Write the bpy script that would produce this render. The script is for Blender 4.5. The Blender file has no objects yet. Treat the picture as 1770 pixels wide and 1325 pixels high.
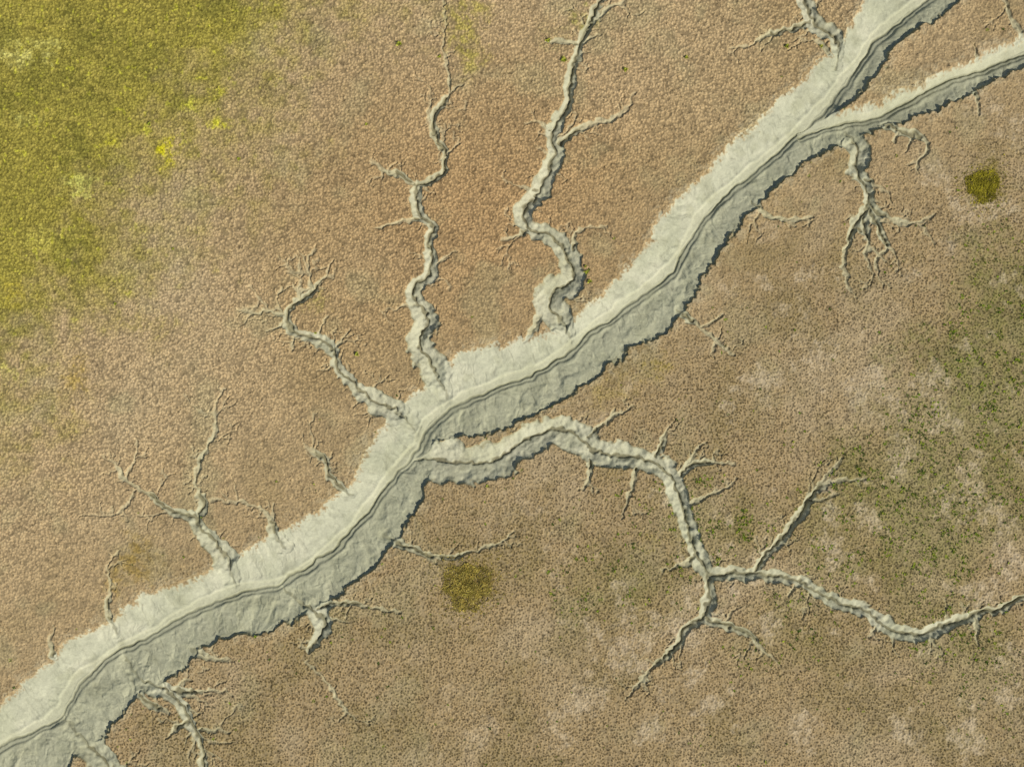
import bpy, math, numpy as np
from mathutils import Vector
R=np.random.default_rng(7)
S=0.1            # metres per map unit
CX,CY=885.0,662.5
f4=np.float32
# ---------------------------------------------------------------- noise
TAB={}
def vn(x,y,seed):
    if seed not in TAB: TAB[seed]=np.random.default_rng(seed+1000).random((256,256)).astype(f4)
    T=TAB[seed]
    xi=np.floor(x); yi=np.floor(y)
    fx=(x-xi).astype(f4); fy=(y-yi).astype(f4)
    fx=fx*fx*(3-2*fx); fy=fy*fy*(3-2*fy)
    xi=xi.astype(np.int32)&255; yi=yi.astype(np.int32)&255
    x1=(xi+1)&255; y1=(yi+1)&255
    a=T[yi,xi]; b=T[yi,x1]; c=T[y1,xi]; d=T[y1,x1]
    a=a+(b-a)*fx; c=c+(d-c)*fx
    return a+(c-a)*fy
def fbm(x,y,scale,octv,seed,gain=0.5):
    x=x/scale; y=y/scale; s=0; a=1.0; t=0
    for o in range(octv):
        s=s+a*(vn(x,y,seed+o)-0.5); t+=a; a*=gain
        x,y=(x*0.8-y*0.6)*2.03+17.3,(x*0.6+y*0.8)*2.03+5.1
    return s/t*2
def cells(x,y,scale,seed):
    """F1 distance and per-cell random value"""
    x=(x/scale).astype(f4); y=(y/scale).astype(f4)
    r=np.random.default_rng(seed); JX=r.random((512,512)).astype(f4); JY=r.random((512,512)).astype(f4); V=r.random((512,512)).astype(f4)
    xi=np.floor(x).astype(np.int32); yi=np.floor(y).astype(np.int32)
    best=np.full(x.shape,9,f4); val=np.zeros(x.shape,f4)
    for dx in (-1,0,1):
        for dy in (-1,0,1):
            cx=xi+dx; cy=yi+dy; a=cx&511; b=cy&511
            d=(cx+JX[b,a]-x)**2+(cy+JY[b,a]-y)**2
            m=d<best; best=np.where(m,d,best); val=np.where(m,V[b,a],val)
    return np.sqrt(best),val
def ss(a,b,x):
    t=np.clip((x-a)/(b-a),0,1); return t*t*(3-2*t)
# ---------------------------------------------------------------- grid (fine in the surveyed area, growing to the horizon)
def axis(lo,hi,st):
    c=np.arange(lo,hi+st/2,st)
    g=st*1.22**np.arange(1,48); o=np.cumsum(g)
    o=o[o<2600/S]
    return np.concatenate([(lo-o)[::-1],c,hi+o])
gx=axis(-60,1830,0.95); gy=axis(-60,1385,0.95)
X,Y=np.meshgrid(gx,gy); X=X.astype(f4); Y=Y.astype(f4)
NY,NX=X.shape
lx=fbm(X,Y,60,2,1); ly=fbm(X,Y,60,2,5)
m1=fbm(X,Y,14,2,11); m2=fbm(X,Y,14,2,15); s1=fbm(X,Y,4.5,1,21); s2=fbm(X,Y,4.5,1,25)
g1=fbm(X,Y,30,2,17); g2=fbm(X,Y,30,2,19)
XW=X+lx*6+g1*7+m1*6.5+s1*3.2; YW=Y+ly*6+g2*7+m2*6.5+s2*3.2
XS=X+lx*4; YS=Y+ly*4
XT=XS+fbm(X,Y,26,2,27)*3.5+m1*1.6; YT=YS+fbm(X,Y,26,2,29)*3.5+m2*1.6
XC=X+lx*5+m1*4.4+fbm(X,Y,6,1,22)*2.4; YC=Y+ly*5+m2*4.4+fbm(X,Y,6,1,26)*2.4
def cat(P,n=3):
    P=np.array(P,float); out=[]
    for i in range(len(P)-1):
        p0=P[max(i-1,0)];p1=P[i];p2=P[i+1];p3=P[min(i+2,len(P)-1)]
        for k in range(n):
            t=k/n
            out.append(0.5*((2*p1)+(-p0+p2)*t+(2*p0-5*p1+4*p2-p3)*t*t+(-p0+3*p1-3*p2+p3)*t**3))
    out.append(P[-1]); return np.array(out)
def win(x0,x1,y0,y1):
    return (slice(max(np.searchsorted(gy,y0)-1,0),np.searchsorted(gy,y1)+1),
            slice(max(np.searchsorted(gx,x0)-1,0),np.searchsorted(gx,x1)+1))
def segd(w,a,b,AX,AY):
    x=AX[w]-f4(a[0]); y=AY[w]-f4(a[1]); dx=f4(b[0]-a[0]); dy=f4(b[1]-a[1])
    L=dx*dx+dy*dy+f4(1e-6); t=np.clip((x*dx+y*dy)/L,0,1)
    ex=x-t*dx; ey=y-t*dy
    return np.sqrt(ex*ex+ey*ey),t,dx*y-dy*x,math.sqrt(L)
# ---------------------------------------------------------------- main channel outline
NWb=[(-900,1800),(-300,1420),(-90,1285),(0,1215),(50,1170),(85,1132),(130,1092),(190,1068),(245,1027),(330,1000),(385,968),(430,942),(500,905),(560,868),(600,838),(622,798),(640,762),(662,735),(700,690),(738,662),(772,628),(795,607),(850,594),(900,585),(945,572),(985,550),(1015,528),(1050,495),(1088,455),(1120,410),(1150,365),(1185,325),(1230,277),(1270,237),(1310,202),(1360,160),(1408,112),(1440,85),(1460,50),(1490,8),(1530,-60),(1700,-300),(2000,-700)]
SEt=[(2300,-700),(1900,-270),(1760,-100),(1680,-22),(1645,12),(1600,42),(1560,70),(1535,105),(1508,142),(1478,172),(1450,192)]
ARu=[(1500,172),(1560,152),(1620,128),(1690,93),(1770,55),(1900,0),(2400,-260),(3000,-500)]
ARl=[(3000,-380),(2400,-150),(1920,50),(1770,114),(1700,154),(1640,182),(1580,207),(1530,219),(1486,232)]
SEb=[(1450,257),(1400,276),(1350,314),(1308,354),(1274,402),(1243,444),(1215,477),(1203,507),(1175,546),(1138,581),(1093,606),(1053,632),(1005,666),(963,701),(902,731),(832,751),(765,760),(744,775),(742,840),(716,890),(686,935),(655,972),(606,1017),(564,1042),(514,1068),(454,1094),(384,1106),(338,1130),(298,1170),(240,1204),(196,1243),(178,1280),(138,1300),(112,1340),(25,1410),(-200,1570),(-700,1960)]
poly=np.concatenate([cat(NWb,2),cat(SEt,2),cat(ARu,2),cat(ARl,2),cat(SEb,2)])
th1=cat([(-800,1850),(-250,1480),(-60,1330),(0,1292),(60,1262),(103,1230),(130,1182),(190,1136),(260,1098),(330,1057),(400,1024),(480,1007),(540,975),(590,930),(640,873),(690,808),(722,770),(742,735),(778,704),(850,670),(930,640),(1000,592),(1060,545),(1130,490),(1175,445),(1215,375),(1270,325),(1340,265),(1390,225),(1440,172),(1485,112),(1525,58),(1580,12),(1660,-60),(1850,-300),(2150,-700)],4)
th2=cat([(1385,232),(1430,214),(1480,206),(1530,192),(1600,158),(1680,122),(1770,86),(1900,30),(2400,-200),(3000,-440)],4)
n=len(poly); M=150
def pip(AX,AY):
    ins=np.zeros((NY,NX),bool)
    for i in range(n):
        a=poly[i]; b=poly[(i+1)%n]
        if abs(a[1]-b[1])<1e-9: continue
        w=win(-1e9,max(a[0],b[0])+22,min(a[1],b[1])-22,max(a[1],b[1])+22)
        x=AX[w]; y=AY[w]
        ins[w]^=((a[1]>y)!=(b[1]>y))&(x<(b[0]-a[0])*(y-a[1])/(b[1]-a[1])+a[0])
    return ins
def edist(AX,AY):
    de=np.full((NY,NX),200,f4)
    for i in range(n):
        a=poly[i]; b=poly[(i+1)%n]
        w=win(min(a[0],b[0])-M,max(a[0],b[0])+M,min(a[1],b[1])-M,max(a[1],b[1])+M)
        de[w]=np.minimum(de[w],segd(w,a,b,AX,AY)[0])
    return de
inside=pip(XW,YW); de=edist(XW,YW)
ins2=pip(XS,YS); de2=np.where(ins2,edist(XS,YS),0)
dt=np.full((NY,NX),200,f4); side=np.zeros((NY,NX),f4); sp=np.zeros((NY,NX),f4)
for th,off in ((th1,0),(th2,5000)):
    acc=off
    for a,b in zip(th[:-1],th[1:]):
        w=win(min(a[0],b[0])-M,max(a[0],b[0])+M,min(a[1],b[1])-M,max(a[1],b[1])+M)
        d,t,cr,L=segd(w,a,b,XT,YT); m=d<dt[w]
        dt[w]=np.where(m,d,dt[w]); side[w]=np.where(m,cr,side[w]); sp[w]=np.where(m,acc+t*L,sp[w]); acc+=L
t=de2/(de2+dt+0.5)
nw=side<0
sd_=np.sign(side)*dt
nwf=ss(14,-8,sd_)
rw=lx*10+m1*5
rill=fbm(sp+rw,dt*0.22,5,3,31)
rill2=fbm(sp+rw+dt*.35,dt*0.26,22,3,35)
n1=fbm(X,Y,60,3,41); n2=fbm(X,Y,18,3,45); n3=fbm(X,Y,4.5,2,49); n4=fbm(XW,YW,32,3,43,.6)
SL,slv=cells(sp+g1*22,dt*1.15+g2*22+m1*5,36,77)
slump=(1-ss(.0,.85,SL))*(.35+.65*slv)
hN=-(0.14*ss(0,5,de)+1.36*t**0.95)
hS=-(0.44*ss(0,4.2,de)+1.06*t**1.0)
hm=np.where(nw,hN,hS)
body=ss(0.0,10,de)*ss(8,20,dt)
gully=-np.clip(rill2-.15,0,1)*np.where(nw,.28,.42)-np.clip(rill-.05,0,1)*.14
crk=np.exp(-(fbm(XW,YW,24,3,63)/.035)**2)*ss(-.1,.2,n2)
hm=hm+body*(0.07*n2+0.12*n1+0.020*n3+gully+np.where(nw,.12,.30)*n4+np.where(nw,.07,.24)*(slump-.3)-np.where(nw,.02,.05)*crk)
tw=fbm(sp,dt*0,45,3,55); tw3=fbm(sp,dt*0+31,70,2,57)
wT=10+5*tw
hm=hm-(0.16+.08*tw3)*(1-ss(wT-2.0,wT+2.0,dt))+0.05*np.exp(-((dt-wT-3)/3)**2)
gd=np.abs(sd_-1.5-7*tw); gW=.65+.4*ss(-.3,.3,tw3)
hm=hm-0.22*gW*(1-ss(0.6,3.4,gd))+(0.03*n3)*(dt<wT)
hm=np.where(inside,hm,0).astype(f4)
hm=np.where(inside,np.minimum(hm,-0.02),0)
gid=np.where(inside,1,0).astype(np.int16)
# ---------------------------------------------------------------- creeks
G=[]
def creek(label,*pls): G.append((label,[list(p) for p in pls]))
creek("winding grey mud creek narrowing through brown marsh",
 [(776,700,9),(765,668,18),(745,630,28),(728,590,25),(737,548,22),(715,520,15),(712,497,13),(740,478,14),(746,450,12),(742,420,11),(749,395,10),(726,375,10),(718,345,11),(722,322,11),(750,308,9),(770,285,7),(766,255,6.5),(748,225,7.5),(755,195,7),(772,168,5.6),(776,130,4),(768,90,3.4),(768,40,3),(765,-20,3)],
 [(720,320,8),(690,303,5.5),(662,296,4.4),(638,278,3)],[(766,272,5),(795,248,3)],[(722,380,6),(690,384,4.4),(650,396,3)],[(752,456,5),(788,434,3)],[(776,160,4),(800,148,3)],[(660,296,3),(655,312,2.6)],[(745,222,5),(742,185,3),(752,170,2.6)])
creek("deep winding mud creek with ragged banks",
 [(990,592,8),(972,562,21),(950,532,27),(957,500,26),(992,486,22),(985,455,21),(970,430,18),(945,405,16),(915,395,15),(905,370,18),(925,340,17),(945,300,15),(960,265,14),(955,235,13),(965,205,13),(982,175,12),(985,140,11),(995,100,10),(1005,65,8.6),(1030,20,7.5),(1055,-25,7)],
 [(970,245,9),(1000,222,6.4),(1030,212,5.6),(1060,206,4.6),(1085,187,3.6),(1100,163,2.8)],[(910,400,7),(885,410,4.4),(866,412,3)],[(988,432,8),(993,408,5.4),(1008,392,4.4),(1052,392,3)],[(925,325,6),(890,320,3.4),(868,304,2.8)],[(1000,72,6),(968,68,5.4),(943,70,3.4)],[(958,228,6),(932,212,3.4),(908,214,2.8)],[(1035,60,3.4),(1012,68,4.4),(1000,74,5)],[(1030,30,4.4),(1050,15,4.4),(1075,5,2.8)],[(935,545,10),(920,575,5),(905,590,3)])
creek("branching mud creek with forked twig-like head",
 [(728,760,9),(692,718,24),(655,700,21),(625,680,15),(600,655,13),(580,638,12),(578,610,12),(560,595,11),(530,585,10),(505,572,9.6),(492,547,8.6),(510,520,7.4),(540,500,6),(560,475,4.4),(578,448,3)],
 [(495,548,6),(467,533,4.6),(440,540,4),(412,534,3)],[(467,532,3.4),(445,512,3),(428,498,2.6)],[(513,517,5),(521,482,3.6),(512,442,2.6)],[(538,498,5),(530,462,3.6),(547,430,2.6)],[(578,602,6),(598,585,3.6),(606,566,2.6)],[(490,556,5),(460,572,3)],[(545,585,5),(566,545,3)],[(508,578,5),(504,602,3)],[(520,480,3.4),(498,468,2.6)],[(530,462,3),(515,435,2.6)],[(492,545,4.4),(480,520,3),(488,500,2.6)],[(560,478,3.4),(575,480,2.6)],[(545,495,5),(520,500,4),(505,490,2.6)])
creek("mud creek splitting into two thin rills",
 [(404,1018,8),(388,968,22),(370,937,17),(345,915,13),(330,893,10),(292,885,8),(265,860,6.4),(235,845,5.4),(210,820,4.6),(195,800,3.6),(172,788,2.8)],
 [(338,897,8),(352,875,8),(345,855,5.4),(334,830,4.6),(345,795,5.2),(362,765,5.2),(372,735,4.6),(375,700,3.6),(386,668,2.8)],[(230,850,4.4),(220,872,3.6),(198,890,2.8),(165,888,2.6)],[(218,826,3.6),(235,788,3.2),(237,758,2.8)],[(372,714,3.6),(335,702,2.8),(314,682,2.6)],[(292,885,4.4),(262,892,3.2),(240,888,2.6)],[(165,888,2.6),(140,892,2.6)],[(355,780,3),(330,790,2.6)])
creek("short silted gully cut into the bank",[(490,950,12),(468,905,7),(452,882,4.6),(410,868,3.4),(362,864,2.8)],[(468,905,4.4),(470,870,3)])
creek("short silted gully cut into the bank",[(610,855,8),(572,826,8),(566,798,7),(547,786,5.6),(528,776,3)],[(566,800,3.6),(575,782,2.6)])
creek("short silted gully cut into the bank",[(198,1092,10),(182,1052,7),(190,1020,4.6),(186,985,3),(205,950,2.6)])
creek("short silted gully cut into the bank",[(92,1135,8),(90,1105,3.6),(92,1085,2.6)])
creek("mud creek with forked thin side rill",
 [(1450,120,10),(1447,68,15),(1420,45,16),(1400,22,15),(1388,-10,16),(1380,-60,15)],[(1402,36,8),(1370,48,6.6),(1330,60,5.6),(1305,75,4.6),(1262,82,3)],[(1432,92,6),(1414,68,4.6),(1405,60,3)])
creek("collapsed gully fanning into thin rills",
 [(1462,222,14),(1484,262,20),(1480,292,17),(1496,320,13),(1501,350,12),(1478,385,9),(1465,420,7),(1459,455,5),(1476,515,2.8)],
 [(1500,345,9),(1515,370,8),(1545,380,6.4),(1580,386,4.4),(1614,374,3)],[(1500,362,9),(1522,400,7),(1536,425,5),(1512,455,4),(1524,502,2.6)],[(1492,375,8),(1498,420,7),(1494,450,4)],[(1536,425,4.6),(1552,440,3.4),(1550,470,2.6)],[(1478,385,4.6),(1490,400,5.4)],[(1498,420,4.6),(1515,440,4.6),(1530,455,3.6)],[(1500,310,6),(1530,330,3.4),(1540,350,2.6)],[(1580,386,3.6),(1600,400,3),(1612,420,2.6)],[(1495,450,3.6),(1505,475,3),(1498,492,2.6)])
creek("short gully curling through brown marsh",[(1532,212,9),(1560,225,7),(1594,238,6),(1606,260,5),(1588,282,4),(1590,300,2.8)],[(1558,225,5),(1545,245,3)],[(1580,235,5),(1568,262,3)])
creek("thin rill running into the mud arm",[(1735,-50,3.6),(1742,8,4.6),(1753,35,5),(1766,62,4.6)],[(1692,100,4.6),(1682,78,3)])
creek("thin rill etched into brown marsh",[(1298,345,9),(1322,370,6),(1360,379,4.8),(1402,374,2.8)],[(1350,377,3.6),(1375,388,2.6)])
creek("thin rill etched into brown marsh",[(1170,536,9),(1208,563,5),(1240,590,4.8),(1275,610,2.8)],[(1212,564,4.6),(1254,545,2.8)],[(1240,590,3.6),(1248,568,2.8)],[(1240,590,3.6),(1230,612,2.6)])
creek("thin rill etched into brown marsh",[(1690,160,5.6),(1690,198,2.8)])
creek("broad winding mud creek with forked upper reach",
 [(690,806,10),(722,792,32),(768,797,40),(815,802,37),(858,793,32),(890,772,29),(925,752,27),(965,743,26),(1005,757,26),(1045,784,24),(1090,793,23),(1130,796,21),(1160,825,19),(1180,870,18),(1190,915,17),(1205,960,15),(1227,995,14)],
 [(1227,995,14),(1270,993,12),(1320,995,12),(1370,1003,12),(1410,1020,14),(1450,1040,14),(1490,1055,14),(1530,1080,14),(1570,1093,13),(1600,1095,13),(1640,1080,11),(1680,1065,9.6),(1720,1053,8.6),(1770,1030,7),(1850,1000,6),(2000,980,4)],
 [(1303,992,10),(1330,955,9.6),(1360,920,9.6),(1390,880,9),(1420,845,7.8),(1450,831,5),(1492,826,3)],[(1413,850,6),(1438,818,5),(1457,793,3)],[(1400,870,6),(1425,862,3.6),(1450,852,2.8)],
 [(1227,995,12),(1225,1040,12),(1215,1068,10),(1185,1085,8),(1170,1115,7),(1140,1145,6.4),(1110,1175,5.4),(1083,1206,3)],[(1220,1068,9),(1250,1080,8),(1290,1095,7),(1320,1125,5.4),(1346,1152,3)],
 [(1203,962,8),(1180,975,5),(1143,986,3)],[(1175,820,9),(1196,801,7),(1232,796,5),(1268,800,3)],[(1178,815,6.6),(1200,782,4.6),(1222,765,2.8)],[(1135,785,9),(1152,745,4.4),(1166,724,2.8)],[(1022,755,9),(1055,722,5),(1095,704,2.8)],[(1025,795,7),(1014,832,4.6),(998,846,2.8)],[(1098,812,8),(1090,850,5),(1068,895,2.8)],[(1190,872,6.6),(1240,852,3.8),(1274,830,2.8)],[(1515,1075,6),(1500,1102,2.8)],[(1685,1065,6),(1692,1112,2.8)],[(1380,1005,5),(1360,1035,3)],[(1232,796,4.6),(1245,778,2.8)],[(1196,801,4.6),(1190,775,2.8)],[(1605,1098,5),(1610,1130,2.8)],[(1055,722,4),(1062,705,2.6)],[(1140,1145,4),(1118,1140,2.6)],[(1290,1095,4),(1300,1115,2.6)])
creek("shallow curved rill ending beside a round shrub",[(665,925,10),(720,951,7),(770,963,5.4),(820,952,4.6),(868,936,3.8),(890,918,2.8)],[(868,936,3.2),(885,945,2.6)],[(745,957,3.6),(752,975,2.6)])
creek("hooked gully with steep collapsed banks",[(478,1008,7),(515,1038,17),(545,1054,16),(561,1076,14),(552,1103,11),(534,1122,7.5)],[(552,1050,10),(590,1040,7),(640,1050,4.6),(690,1060,3)],[(534,1122,5.6),(520,1112,3)],[(575,1070,5),(600,1075,2.8)])
creek("faint dry rill in brown marsh",[(528,1140,3.6),(570,1185,4.2),(600,1230,3.6),(640,1255,3)],[(600,1228,3),(588,1250,2.8)])
creek("collapsed mud gully with slumped blocks",[(205,1118,9),(226,1160,13),(255,1182,19),(290,1197,16),(314,1225,13),(332,1255,12),(347,1285,8),(350,1325,6),(360,1400,4)],[(292,1190,10),(340,1195,5.6),(370,1193,4),(402,1206,3)],[(340,1262,8),(392,1264,3)],[(310,1220,6),(350,1232,3)],[(240,1200,10),(262,1220,8),(290,1232,5)],[(350,1290,5),(380,1310,2.8)],[(325,1245,8),(300,1262,5),(285,1275,2.8)],[(320,1196,4),(350,1212,3),(372,1222,2.4)],[(345,1275,5),(372,1282,3),(400,1280,2.4)],[(292,1195,6),(312,1178,4),(330,1172,2.6)])
creek("thin rill etched into brown marsh",[(325,1122,8),(368,1141,5.2),(405,1139,2.8)],[(372,1140,3.6),(360,1120,2.6)])
creek("slumped mud gully opening into the channel",[(103,1238,9),(140,1282,20),(165,1305,25),(195,1345,26),(230,1400,20)])
allpl=[]
def spur(gi,p,e,w0,Ls,depth):
    p1=p+e*Ls*.4+R.normal(0,1.6,2); p2=p+e*Ls*.75+R.normal(0,3,2); p3=p+e*Ls+R.normal(0,4,2)
    allpl.append((gi,np.array([[*p,w0],[*p1,max(w0*.75,2.4)],[*p2,2.1],[*p3,1.5]]),9))
    if depth>0 and Ls>16:
        for s in (-1,1):
            if R.random()<.6:
                a=s*math.radians(R.uniform(25,60)); e2=np.array([e[0]*math.cos(a)-e[1]*math.sin(a),e[0]*math.sin(a)+e[1]*math.cos(a)])
                spur(gi,p1 if R.random()<.5 else p2,e2,2.2,Ls*R.uniform(.35,.6),depth-1)
for gi,(lab,pls) in enumerate(G):
    for k,p in enumerate(pls): allpl.append((gi,cat(p,4),k))
    for p in list(pls):
        q=cat(p,3)
        for i in range(2,len(q)-1):
            d=q[i+1][:2]-q[i-1][:2]; L=np.hypot(*d)
            if L<1: continue
            d/=L
            if R.random()< (0.55 if q[i][2]>5 else 0.34)*(0.6 if gi==9 else 1):
                sd=R.choice([-1,1]); ang=sd*math.radians(R.uniform(30,80))
                e=np.array([d[0]*math.cos(ang)-d[1]*math.sin(ang),d[0]*math.sin(ang)+d[1]*math.cos(ang)])
                ww=min(q[i][2],14); Ls=ww*0.9+R.uniform(6,20)*(1 if R.random()<.7 else 2.4)
                spur(gi,q[i][:2],e,min(ww*.42,4)+.7,Ls,2)
hc=np.zeros((NY,NX),f4); cw=np.zeros((NY,NX),f4); cu=np.ones((NY,NX),f4)*2; cd_=np.full((NY,NX),50,f4)
wj=1+0.36*fbm(X,Y,20,2,61)
for gi,q,k in allpl:
    mw=q[:,2].max()*1.6+14
    for a,b in zip(q[:-1],q[1:]):
        w=win(min(a[0],b[0])-mw,max(a[0],b[0])+mw,min(a[1],b[1])-mw,max(a[1],b[1])+mw)
        d,tt,cr,L=segd(w,a,b,XC,YC)
        ww=(a[2]+(b[2]-a[2])*tt)*wj[w]
        u=d/ww; uc=np.clip(u,0,1)
        D=np.minimum(0.062*ww+0.10,1.45)
        pr=0.14*(1-ss(.84,1.0,uc))+0.86*(1-uc)**.92
        pr=np.where(u<1,pr,0)
        h=-(D*pr)
        m=(h<hc[w])
        hc[w]=np.where(m,h,hc[w]); cw[w]=np.where(m,ww,cw[w]); cu[w]=np.where(m,u,cu[w])
        if k!=9: cd_[w]=np.minimum(cd_[w],np.where((u<1)&(ww>6),d,50))
        g=gid[w]; gid[w]=np.where(m&(u<0.96)&(~inside[w]),gi+2,g)
flank=ss(1.0,.75,cu)*ss(.1,.35,cu)
hc=hc+flank*ss(.3,.7,-hc)*(0.10*n2+.14*n4-0.14*np.clip(fbm(X,Y,8,2,47),0,1)+.03*n3)
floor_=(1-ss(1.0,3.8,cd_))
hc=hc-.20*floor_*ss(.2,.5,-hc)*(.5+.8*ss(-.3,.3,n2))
hc=np.minimum(hc,0)
cut=np.clip(-hc,0,.9)*ss(0,14,dt)
base=np.where(inside&(hc<-0.03),np.minimum(hm-0.38*cut,hc),np.minimum(hm,hc))
# ---------------------------------------------------------------- colours and marsh relief
def lin(c):
    c=np.array(c,float)/255; return np.where(c<.04045,c/12.92,((c+.055)/1.055)**2.4).astype(f4)
fineN=fbm(X,Y,3.2,2,71); fine2=fbm(X,Y,8,2,75); mid=fbm(X,Y,42,3,79); big=fbm(X,Y,240,4,85); big2=fbm(X,Y,330,3,95)
rightw=ss(-160,420,(X-700)*.62+(Y-620)*1.0)
F1,cv=cells(XS+fineN*1.2,YS+fine2*1.4,4.0,3)
F2,cv2=cells(X,Y+fine2,3.7,9)
tus=(1-rightw)*(1-ss(.15,.75,F1))*ss(.08,.4,cv)+rightw*(1-ss(.15,.75,F2))*ss(.12,.4,cv2)
cvm=np.where(rightw>.5,cv2,cv)
incr=ss(.05,.25,-hc)
mudm=ss(0.05,0.22,-base+0.06*fineN)
mudm=mudm*np.where(inside,1,ss(1.6,7,cw)*0.62+0.30)
mudm=np.where(inside&nw,mudm*np.maximum(ss(0,11,de+7*fineN+5*(cv-.5)+5*rill),incr),mudm)
veg=1-mudm
def mix(a,b,t): return a+(b-a)*t[...,None]
C=np.empty((NY,NX,3),f4); C[:]=lin((178,154,114))
C=mix(C,lin((168,144,102)),.8*ss(-.25,.35,big2))
C=mix(C,lin((184,164,126)),0.6*ss(.0,.55,big)*ss(1500,300,X+Y*.3))
C=mix(C,lin((172,138,94)),.65*np.exp(-((X-850)/260)**2-((Y-380)/240)**2))
C=mix(C,lin((156,133,92)),.9*rightw)
C=mix(C,lin((180,160,124)),0.55*rightw*ss(.05,.5,fbm(X,Y,100,4,101)+.25*ss(1100,1650,X)*ss(300,700,Y)))
C=mix(C,lin((128,112,66)),0.60*rightw*ss(.0,.45,fbm(X,Y,90,4,107)+.3*ss(1200,1750,X)*ss(900,1300,Y)))  # darker brown vegetation, plus lens vignetting painted toward the bottom-right corner
C=mix(C,lin((158,152,112)),0.30*ss(.1,.5,fbm(X,Y,70,4,111)))
ol=1-X/700-Y/860+0.18*fbm(X,Y,150,4,121)+0.20*fbm(X,Y,22,3,127)
olw=ss(-.10,.48,ol)
olc=mix(np.broadcast_to(lin((150,140,56)),C.shape),lin((130,124,46)),ss(-.1,.5,fbm(X,Y,60,4,131)))
olc=mix(olc,lin((176,162,74)),0.5*ss(.1,.5,fbm(X,Y,12,4,137)))
C=mix(C,olc,0.92*olw)
def blob(x,y,rx,ry,col,s,seed,rag=1.5):
    global C
    r=np.sqrt(((X-x)/rx)**2+((Y-y)/ry)**2)+rag*fbm(X,Y,min(rx,ry)*.7+3,4,seed,.75)
    C=mix(C,lin(col),s*(1-ss(.15,1.25,r))*(.35+.65*ss(-.3,.3,fine2+fineN*.5)))
for i,(x,y,rx,ry,col,s) in enumerate([(285,262,22,26,(200,190,24),.95),(30,98,46,18,(200,192,110),.8),(60,75,60,10,(194,186,100),.8),(132,314,26,20,(198,194,100),.9),(375,215,16,12,(192,186,50),.9),(375,160,22,12,(170,162,56),.8),(325,180,16,12,(190,186,60),.7),(62,415,46,22,(184,174,84),.6),(20,510,30,24,(176,160,56),.6),(12,640,22,16,(190,182,90),.6),(802,48,46,60,(164,152,66),.7),(135,665,24,36,(168,142,60),.6),(228,965,46,58,(150,126,64),.9),(1140,638,26,24,(154,136,56),.8),(1115,935,20,18,(152,138,62),.7),(540,520,34,16,(156,144,74),.6),(190,245,16,10,(190,182,54),.7),(50,205,24,12,(188,184,100),.7),(960,60,30,26,(150,140,90),.4),(1010,30,24,24,(150,148,60),.6),(1060,680,60,30,(160,142,74),.5),(1090,1010,80,40,(144,132,80),.4),(1720,500,80,150,(112,110,50),.65),(1670,670,140,120,(114,114,56),.65),(1560,860,150,80,(130,124,70),.55),(250,560,60,20,(166,152,70),.4),(110,740,40,26,(164,148,80),.4)]):
    blob(x,y,rx,ry,col,s,200+i*3)
flk=ss(.42,.6,fbm(X,Y,9,3,371))*olw
C=mix(C,lin((190,186,60)),.6*flk)
blob(1700,322,44,38,(124,110,34),.95,290,1.0); blob(808,1012,62,56,(132,110,48),.95,296,1.0)
grn=ss(.30,1.0, 1.2*np.exp(-((X-1775)/150)**2-((Y-580)/210)**2)+1.1*np.exp(-((X-1650)/190)**2-((Y-780)/140)**2)+.8*np.exp(-((X-1450)/260)**2-((Y-930)/130)**2)+.6*np.exp(-((X-1040)/150)**2-((Y-1020)/90)**2)+.6*np.exp(-((X-1700)/150)**2-((Y-1150)/180)**2)+.55*np.exp(-((X-1150)/110)**2-((Y-880)/100)**2)+.55*np.exp(-((X-1350)/130)**2-((Y-1130)/90)**2)+.45*fbm(X,Y,75,4,301))
C=mix(C,lin((122,120,62)),.40*grn)
crackle=np.exp(-(fbm(X,Y,11,3,309)/.07)**2)
bare=ss(.08,.36,fbm(X,Y,60,5,305,.7)+.12*rightw-.13+.25*np.exp(-((X-1680)/110)**2-((Y-1300)/60)**2)+.2*np.exp(-((X-1740)/60)**2-((Y-760)/60)**2)+.10*np.exp(-((X-1500)/90)**2-((Y-600)/60)**2))*rightw*ss(900,1600,X+Y*.35)
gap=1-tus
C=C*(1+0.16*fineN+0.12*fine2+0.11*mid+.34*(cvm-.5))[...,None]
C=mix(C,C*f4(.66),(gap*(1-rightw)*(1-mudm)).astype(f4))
C=C*(1+.19*(1-rightw))[...,None]
C=mix(C,lin((186,166,130)),(.34*gap*rightw*(1-.5*grn)).astype(f4))
C=mix(C,C*f4(.32),(ss(.4,.9,tus)*rightw*(cv2>.60)*.9).astype(f4))
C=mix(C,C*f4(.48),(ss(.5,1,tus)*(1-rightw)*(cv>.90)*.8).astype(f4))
C=mix(C,lin((198,180,148)),.58*bare*(.30+.70*ss(-.25,.25,fine2+fineN*.4))*(1-.7*crackle))
C=mix(C,C*f4(.7),(.5*crackle*rightw*ss(-.1,.3,mid)).astype(f4))
pit=ss(.28,.6,fbm(X,Y,6,2,311)); C=mix(C,C*f4(.5),pit*(.40+.22*rightw))
near=ss(20,2,np.where(inside,0,de))*(1-inside)
C=mix(C,lin((188,176,142)),.35*near*ss(-.3,.4,fine2))
C=C*f4(.95)
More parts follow.
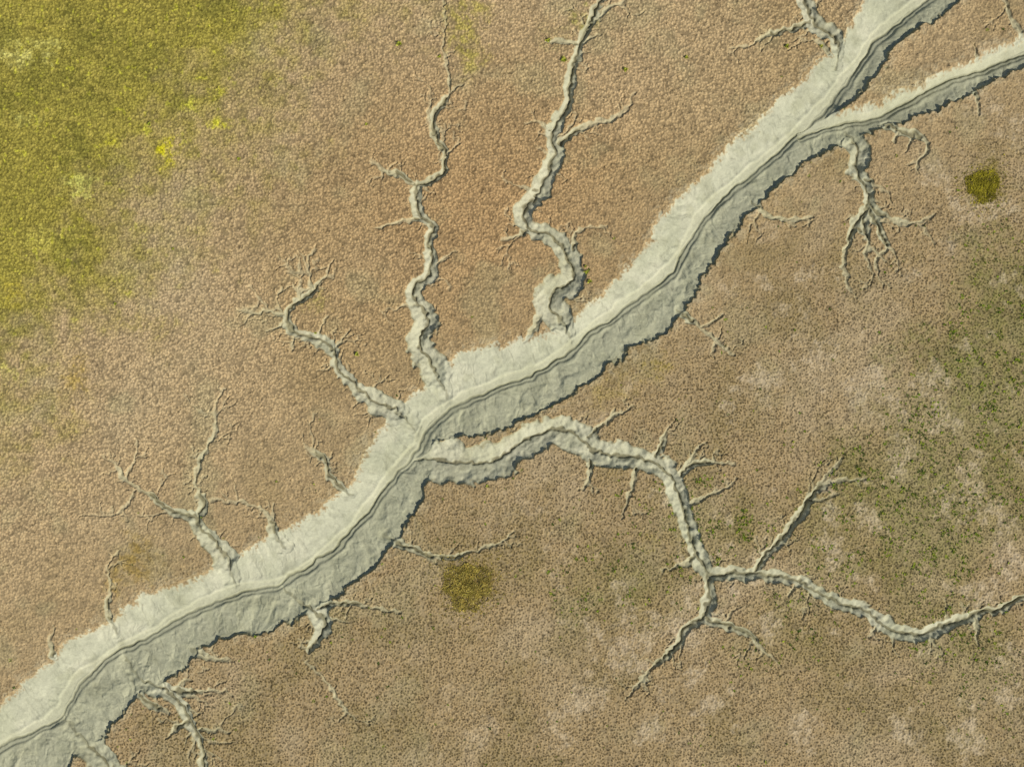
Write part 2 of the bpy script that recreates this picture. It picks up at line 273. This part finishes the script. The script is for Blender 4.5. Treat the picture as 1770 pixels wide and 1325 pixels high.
# mud
Mc=np.empty_like(C); Mc[:]=lin((186,184,156))
Mc=mix(Mc,lin((176,175,146)),ss(-.3,.4,n1))
Mc=mix(Mc,lin((198,194,166)),.5*ss(.0,.5,fbm(X,Y,34,3,321)))
Mc=mix(Mc,lin((170,168,138)),((1-nwf)*.8*inside).astype(f4))  # southeast flank, turned from the sun: shade put into its mud colour
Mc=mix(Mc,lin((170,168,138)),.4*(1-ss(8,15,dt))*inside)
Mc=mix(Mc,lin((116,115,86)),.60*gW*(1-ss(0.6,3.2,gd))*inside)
Mc=mix(Mc,lin((178,171,134)),.75*(~inside)*ss(15,4,cw))
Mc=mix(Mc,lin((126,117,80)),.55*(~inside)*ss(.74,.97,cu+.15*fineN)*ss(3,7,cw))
Mc=mix(Mc,lin((98,94,66)),.75*floor_*np.where(inside,ss(8,20,dt)*.6,1))  # runnel darkened: occlusion shade painted in along with wet dark mud
Mc=mix(Mc,lin((152,150,118)),.35*ss(.1,.6,fbm(X,Y,26,4,325)))
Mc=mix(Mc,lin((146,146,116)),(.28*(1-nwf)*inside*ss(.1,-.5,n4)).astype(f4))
Mc=Mc*(1+.09*n3+.07*n2-.22*np.clip(rill,0,1)*body+.08*rill2*body-.12*crk*body)[...,None]
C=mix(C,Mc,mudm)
lip_shade=ss(6,1.5,de+2*fineN)*(~nw)*inside*(1-incr)
C=mix(C,lin((116,108,72)),.55*lip_shade)  # painted shadow line where the southeast bank drops into the channel
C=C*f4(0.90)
H=base+veg*(tus*(.095+.03*cvm)+0.045*fineN+0.03*fine2+0.07*fbm(X,Y,26,2,331)-0.04*pit)+0.25*fbm(X,Y,400,2,341)*ss(0,30,np.where(inside,0,de))
wxm=(X-CX)*S; wym=(CY-Y)*S
def samp(A,px,py):
    i=np.clip(np.searchsorted(gx,px)-1,0,NX-2); j=np.clip(np.searchsorted(gy,py)-1,0,NY-2)
    fx=(px-gx[i])/(gx[i+1]-gx[i]); fy=(py-gy[j])/(gy[j+1]-gy[j])
    if A.ndim==3: fx=fx[:,None]; fy=fy[:,None]
    return (A[j,i]*(1-fx)+A[j,i+1]*fx)*(1-fy)+(A[j+1,i]*(1-fx)+A[j+1,i+1]*fx)*fy
# ---------------------------------------------------------------- materials
def mat(name,rough,bumps,var=.25,scale=2.2):
    m=bpy.data.materials.new(name); m.use_nodes=True; nt=m.node_tree; N=nt.nodes; L=nt.links
    b=N["Principled BSDF"]; b.inputs["Roughness"].default_value=rough
    b.inputs["Specular IOR Level"].default_value=.15
    at=N.new("ShaderNodeAttribute"); at.attribute_name="Col"
    tc=N.new("ShaderNodeTexCoord")
    nz=N.new("ShaderNodeTexNoise"); nz.inputs["Scale"].default_value=scale; nz.inputs["Detail"].default_value=5; nz.inputs["Roughness"].default_value=.65
    L.new(tc.outputs["Object"],nz.inputs["Vector"])
    mr=N.new("ShaderNodeMapRange"); mr.inputs[1].default_value=.25; mr.inputs[2].default_value=.75; mr.inputs[3].default_value=1-var; mr.inputs[4].default_value=1+var
    L.new(nz.outputs["Fac"],mr.inputs[0])
    vm=N.new("ShaderNodeVectorMath"); vm.operation='SCALE'
    L.new(at.outputs["Color"],vm.inputs[0]); L.new(mr.outputs[0],vm.inputs["Scale"])
    L.new(vm.outputs[0],b.inputs["Base Color"])
    prev=None
    for sc,st,dist in bumps:
        v=N.new("ShaderNodeTexNoise"); v.inputs["Scale"].default_value=sc; v.inputs["Detail"].default_value=3
        L.new(tc.outputs["Object"],v.inputs["Vector"])
        bp=N.new("ShaderNodeBump"); bp.inputs["Strength"].default_value=st; bp.inputs["Distance"].default_value=dist
        L.new(v.outputs["Fac"],bp.inputs["Height"])
        if prev: L.new(prev.outputs[0],bp.inputs["Normal"])
        prev=bp
    if prev: L.new(prev.outputs[0],b.inputs["Normal"])
    return m
m_marsh=mat("marsh_ground",.95,[(5,.5,.05)],.28,4.6)
m_mud=mat("tidal_mud",.8,[(2.2,.35,.06),(5,.5,.05)],.10,3.4)
m_leaf=mat("marsh_plants",.9,[],.15,4.0)
def mk(name,co,faces,col,m,nside):
    me=bpy.data.meshes.new(name); nv=len(co); nf=len(faces)
    me.vertices.add(nv); me.vertices.foreach_set("co",np.ascontiguousarray(co,dtype=f4).ravel())
    me.loops.add(nf*nside); me.loops.foreach_set("vertex_index",np.ascontiguousarray(faces,dtype=np.int32).ravel())
    me.polygons.add(nf); me.polygons.foreach_set("loop_start",np.arange(nf,dtype=np.int32)*nside)
    me.update(calc_edges=True)
    a=me.color_attributes.new("Col",'FLOAT_COLOR','POINT')
    c4=np.ones((nv,4),f4); c4[:,:3]=np.clip(col,0.003,.9); a.data.foreach_set("color",c4.ravel())
    me.materials.append(m)
    o=bpy.data.objects.new(name,me); bpy.context.scene.collection.objects.link(o); return o
idx=np.arange(NY*NX).reshape(NY,NX)
F=np.stack([idx[:-1,:-1],idx[1:,:-1],idx[1:,1:],idx[:-1,1:]],-1).reshape(-1,4)
fg=gid[:-1,:-1].ravel()
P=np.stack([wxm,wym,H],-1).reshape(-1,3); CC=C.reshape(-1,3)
def part(g,name,m):
    sel=F[fg==g]
    if len(sel)<4: return None
    u,inv=np.unique(sel.ravel(),return_inverse=True)
    return mk(name,P[u],inv.reshape(-1,4),CC[u],m,4)
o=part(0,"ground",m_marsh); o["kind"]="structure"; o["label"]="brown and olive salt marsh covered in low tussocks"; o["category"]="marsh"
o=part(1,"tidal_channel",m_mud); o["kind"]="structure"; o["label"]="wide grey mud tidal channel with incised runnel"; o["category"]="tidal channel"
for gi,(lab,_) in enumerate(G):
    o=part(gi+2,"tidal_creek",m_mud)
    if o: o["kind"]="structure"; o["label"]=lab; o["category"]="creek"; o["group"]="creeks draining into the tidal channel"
# ---------------------------------------------------------------- tussocks
def tufts(px,py,rad,hgt,nb,col,var,seed,z=None,dk=.8):
    r=np.random.default_rng(seed); n=len(px)
    z=samp(H,px,py) if z is None else z
    bx=np.repeat((px-CX)*S,nb); by=np.repeat((CY-py)*S,nb); bz=np.repeat(z,nb)
    rr=np.repeat(rad,nb); hh=np.repeat(hgt,nb)*r.uniform(.5,1.2,n*nb)
    a=r.uniform(0,6.283,n*nb); ln=rr*r.uniform(.5,1.1,n*nb); w=rr*r.uniform(.16,.34,n*nb)
    ca,sa=np.cos(a),np.sin(a); s0=rr*r.uniform(0,.35,n*nb)
    A=np.stack([bx+ca*s0-sa*w,by+sa*s0+ca*w,bz-.03+hh*.25],-1)
    B=np.stack([bx+ca*s0+sa*w,by+sa*s0-ca*w,bz-.03+hh*.25],-1)
    T=np.stack([bx+ca*ln,by+sa*ln,bz+hh],-1)
    co=np.stack([A,B,T],1).reshape(-1,3)
    c=np.repeat(col,nb,0)*r.uniform(1-var,1+var,(n*nb,1))
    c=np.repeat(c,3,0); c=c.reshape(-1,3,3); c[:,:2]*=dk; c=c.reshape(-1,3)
    return co,np.arange(len(co)).reshape(-1,3),c
def scatter(n,dens,seed):
    r=np.random.default_rng(seed); px=r.uniform(-58,1828,n); py=r.uniform(-58,1383,n)
    k=(r.random(n)<samp(dens,px,py)); return px[k],py[k]
px,py=scatter(240000,(veg>.7)*(.25+.4*ss(-.2,.3,mid))*(.3+.7*tus)*(1-.6*bare),11); n=len(px)
c=samp(C,px,py)*R.uniform(.7,1.65,(n,1))*np.array([1.02,.99,.92])
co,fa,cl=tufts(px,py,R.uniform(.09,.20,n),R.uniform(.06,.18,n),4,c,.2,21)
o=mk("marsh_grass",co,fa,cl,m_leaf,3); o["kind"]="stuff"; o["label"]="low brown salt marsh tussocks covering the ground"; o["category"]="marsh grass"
gcl=ss(-.15,.25,fbm(X,Y,16,3,351))
px,py=scatter(130000,(veg>.7)*(grn*.55*gcl+.008*rightw)*(1-.6*bare),12); n=len(px)
pal=np.array([lin((104,128,24)),lin((122,140,34)),lin((66,88,22)),lin((146,156,50))])
c=pal[R.integers(0,4,n)]*.9
co,fa,cl=tufts(px,py,R.uniform(.14,.44,n),R.uniform(.10,.26,n),8,c,.35,22)
o=mk("green_ground_cover",co,fa,cl,m_leaf,3); o["kind"]="stuff"; o["label"]="scattered dark green succulent clumps on pale marsh"; o["category"]="ground cover"
px,py=scatter(150000,(veg>.7)*olw*.6,13); n=len(px)
c=samp(C,px,py)*R.uniform(.45,2.0,(n,1))
co,fa,cl=tufts(px,py,R.uniform(.10,.24,n),R.uniform(.08,.22,n),5,c,.25,23)
o=mk("olive_meadow_grass",co,fa,cl,m_leaf,3); o["kind"]="stuff"; o["label"]="olive green grass meadow with yellow tufts"; o["category"]="grass"
# ---------------------------------------------------------------- shrubs
def shrub(x,y,r,hgt,nb,cols,seed,label,ry=1.0):
    q=np.random.default_rng(seed); n=nb
    a=q.uniform(0,6.283,n); rad=np.where(q.random(n)<.6,np.sqrt(q.random(n))*.8,np.abs(q.normal(0,.75,n))); k=rad<1.5; a=a[k]; rad=rad[k]; n=len(a)
    rad*= 1+.14*np.sin(a*3+seed)+.10*np.sin(a*7+2*seed)
    dx=np.cos(a)*rad*r; dy=np.sin(a)*rad*r*ry
    clump=vn(dx*1.1+50,dy*1.1+50,400+seed)*.6+vn(dx*2.6+50,dy*2.6+50,410+seed)*.4
    z=hgt*np.clip(1-rad**1.6,0.05,1)*(.55+.75*clump)
    px=x+dx/S; py=y+dy/S
    zz=samp(H,px,py)+z*q.uniform(.5,1,n)
    ci=q.integers(0,len(cols),n); c=np.array([lin(t) for t in cols])[ci]*(.3+1.05*clump)[:,None]
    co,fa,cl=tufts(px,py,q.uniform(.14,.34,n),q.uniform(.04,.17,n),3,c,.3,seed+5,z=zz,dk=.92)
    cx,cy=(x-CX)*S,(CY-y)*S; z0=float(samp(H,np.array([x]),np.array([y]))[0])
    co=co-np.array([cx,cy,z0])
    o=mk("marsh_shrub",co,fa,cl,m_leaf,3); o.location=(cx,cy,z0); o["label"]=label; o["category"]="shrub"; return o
shrub(808,1012,5.2,.5,3600,[(164,142,64),(176,154,72),(138,122,56),(148,136,56),(184,166,88)],3,"round golden green shrub patch on brown marsh")
shrub(1700,321,3.5,.5,2200,[(154,142,36),(168,156,44),(130,120,36),(142,132,38)],4,"compact olive yellow shrub alone on brown marsh")
pal2=[(180,190,60),(150,162,56),(196,194,80)]
q=np.random.default_rng(5); n=70
a=q.uniform(0,6.283,n); rad=np.abs(q.normal(0,.35,n))*.6
px0=CX+np.cos(a)*rad/S; py0=CY+np.sin(a)*rad/S
co,fa,cl=tufts(px0,py0,q.uniform(.15,.35,n),q.uniform(.1,.3,n),4,np.array([lin(t) for t in pal2])[q.integers(0,3,n)]*.9,.3,9,z=.3*(1-np.clip(rad/.8,0,1)),dk=.95)
proto=None
for i,(x,y,s) in enumerate([(690,76,1.2),(1360,80,.9),(1081,121,.9),(1187,100,.7),(1014,470,.8),(1019,486,1.0),(258,215,.8),(413,275,.7),(975,104,1.1),(948,70,.9),(200,525,.7),(617,612,.9),(1420,80,.8),(634,215,.6),(760,98,.6),(1012,460,.6),(545,575,.6),(300,430,.5)]):
    if proto is None: o=mk("grass_clump",co,fa,cl,m_leaf,3); proto=o
    else:
        o=proto.copy(); bpy.context.scene.collection.objects.link(o)
    o.location=((x-CX)*S,(CY-y)*S,float(samp(H,np.array([float(x)]),np.array([float(y)]))[0]))
    o.rotation_euler=(0,0,i*1.3); o.scale=(s,s*(.7+.1*(i%5)),s)
    o["label"]="small bright green grass clump on brown marsh"; o["category"]="grass clump"; o["group"]="isolated green clumps on the marsh"
# ---------------------------------------------------------------- light, sky, camera
el=math.radians(43); az=math.radians(-38)
sv=Vector((math.cos(el)*math.cos(az),math.cos(el)*math.sin(az),math.sin(el)))
sl=bpy.data.lights.new("sun","SUN"); sl.energy=4.8; sl.angle=math.radians(.5); sl.color=(1,.965,.885)
so=bpy.data.objects.new("sun",sl); bpy.context.scene.collection.objects.link(so); so.rotation_euler=sv.to_track_quat('Z','Y').to_euler(); so.location=(60,-60,80)
w=bpy.data.worlds.new("World"); bpy.context.scene.world=w; w.use_nodes=True; nt=w.node_tree
sk=nt.nodes.new("ShaderNodeTexSky"); sk.sky_type='NISHITA'; sk.sun_disc=False; sk.sun_elevation=el; sk.sun_rotation=math.pi/2-az
nt.links.new(sk.outputs[0],nt.nodes["Background"].inputs[0]); nt.nodes["Background"].inputs[1].default_value=.08
cd=bpy.data.cameras.new("camera"); cd.lens=40; cd.sensor_width=36; cd.clip_end=20000; cd.clip_start=1
co_=bpy.data.objects.new("camera",cd); bpy.context.scene.collection.objects.link(co_); co_.location=(0,0,177*40/36); bpy.context.scene.camera=co_
sc=bpy.context.scene; sc.view_settings.view_transform='Standard'; sc.view_settings.look='None'; sc.view_settings.exposure=0
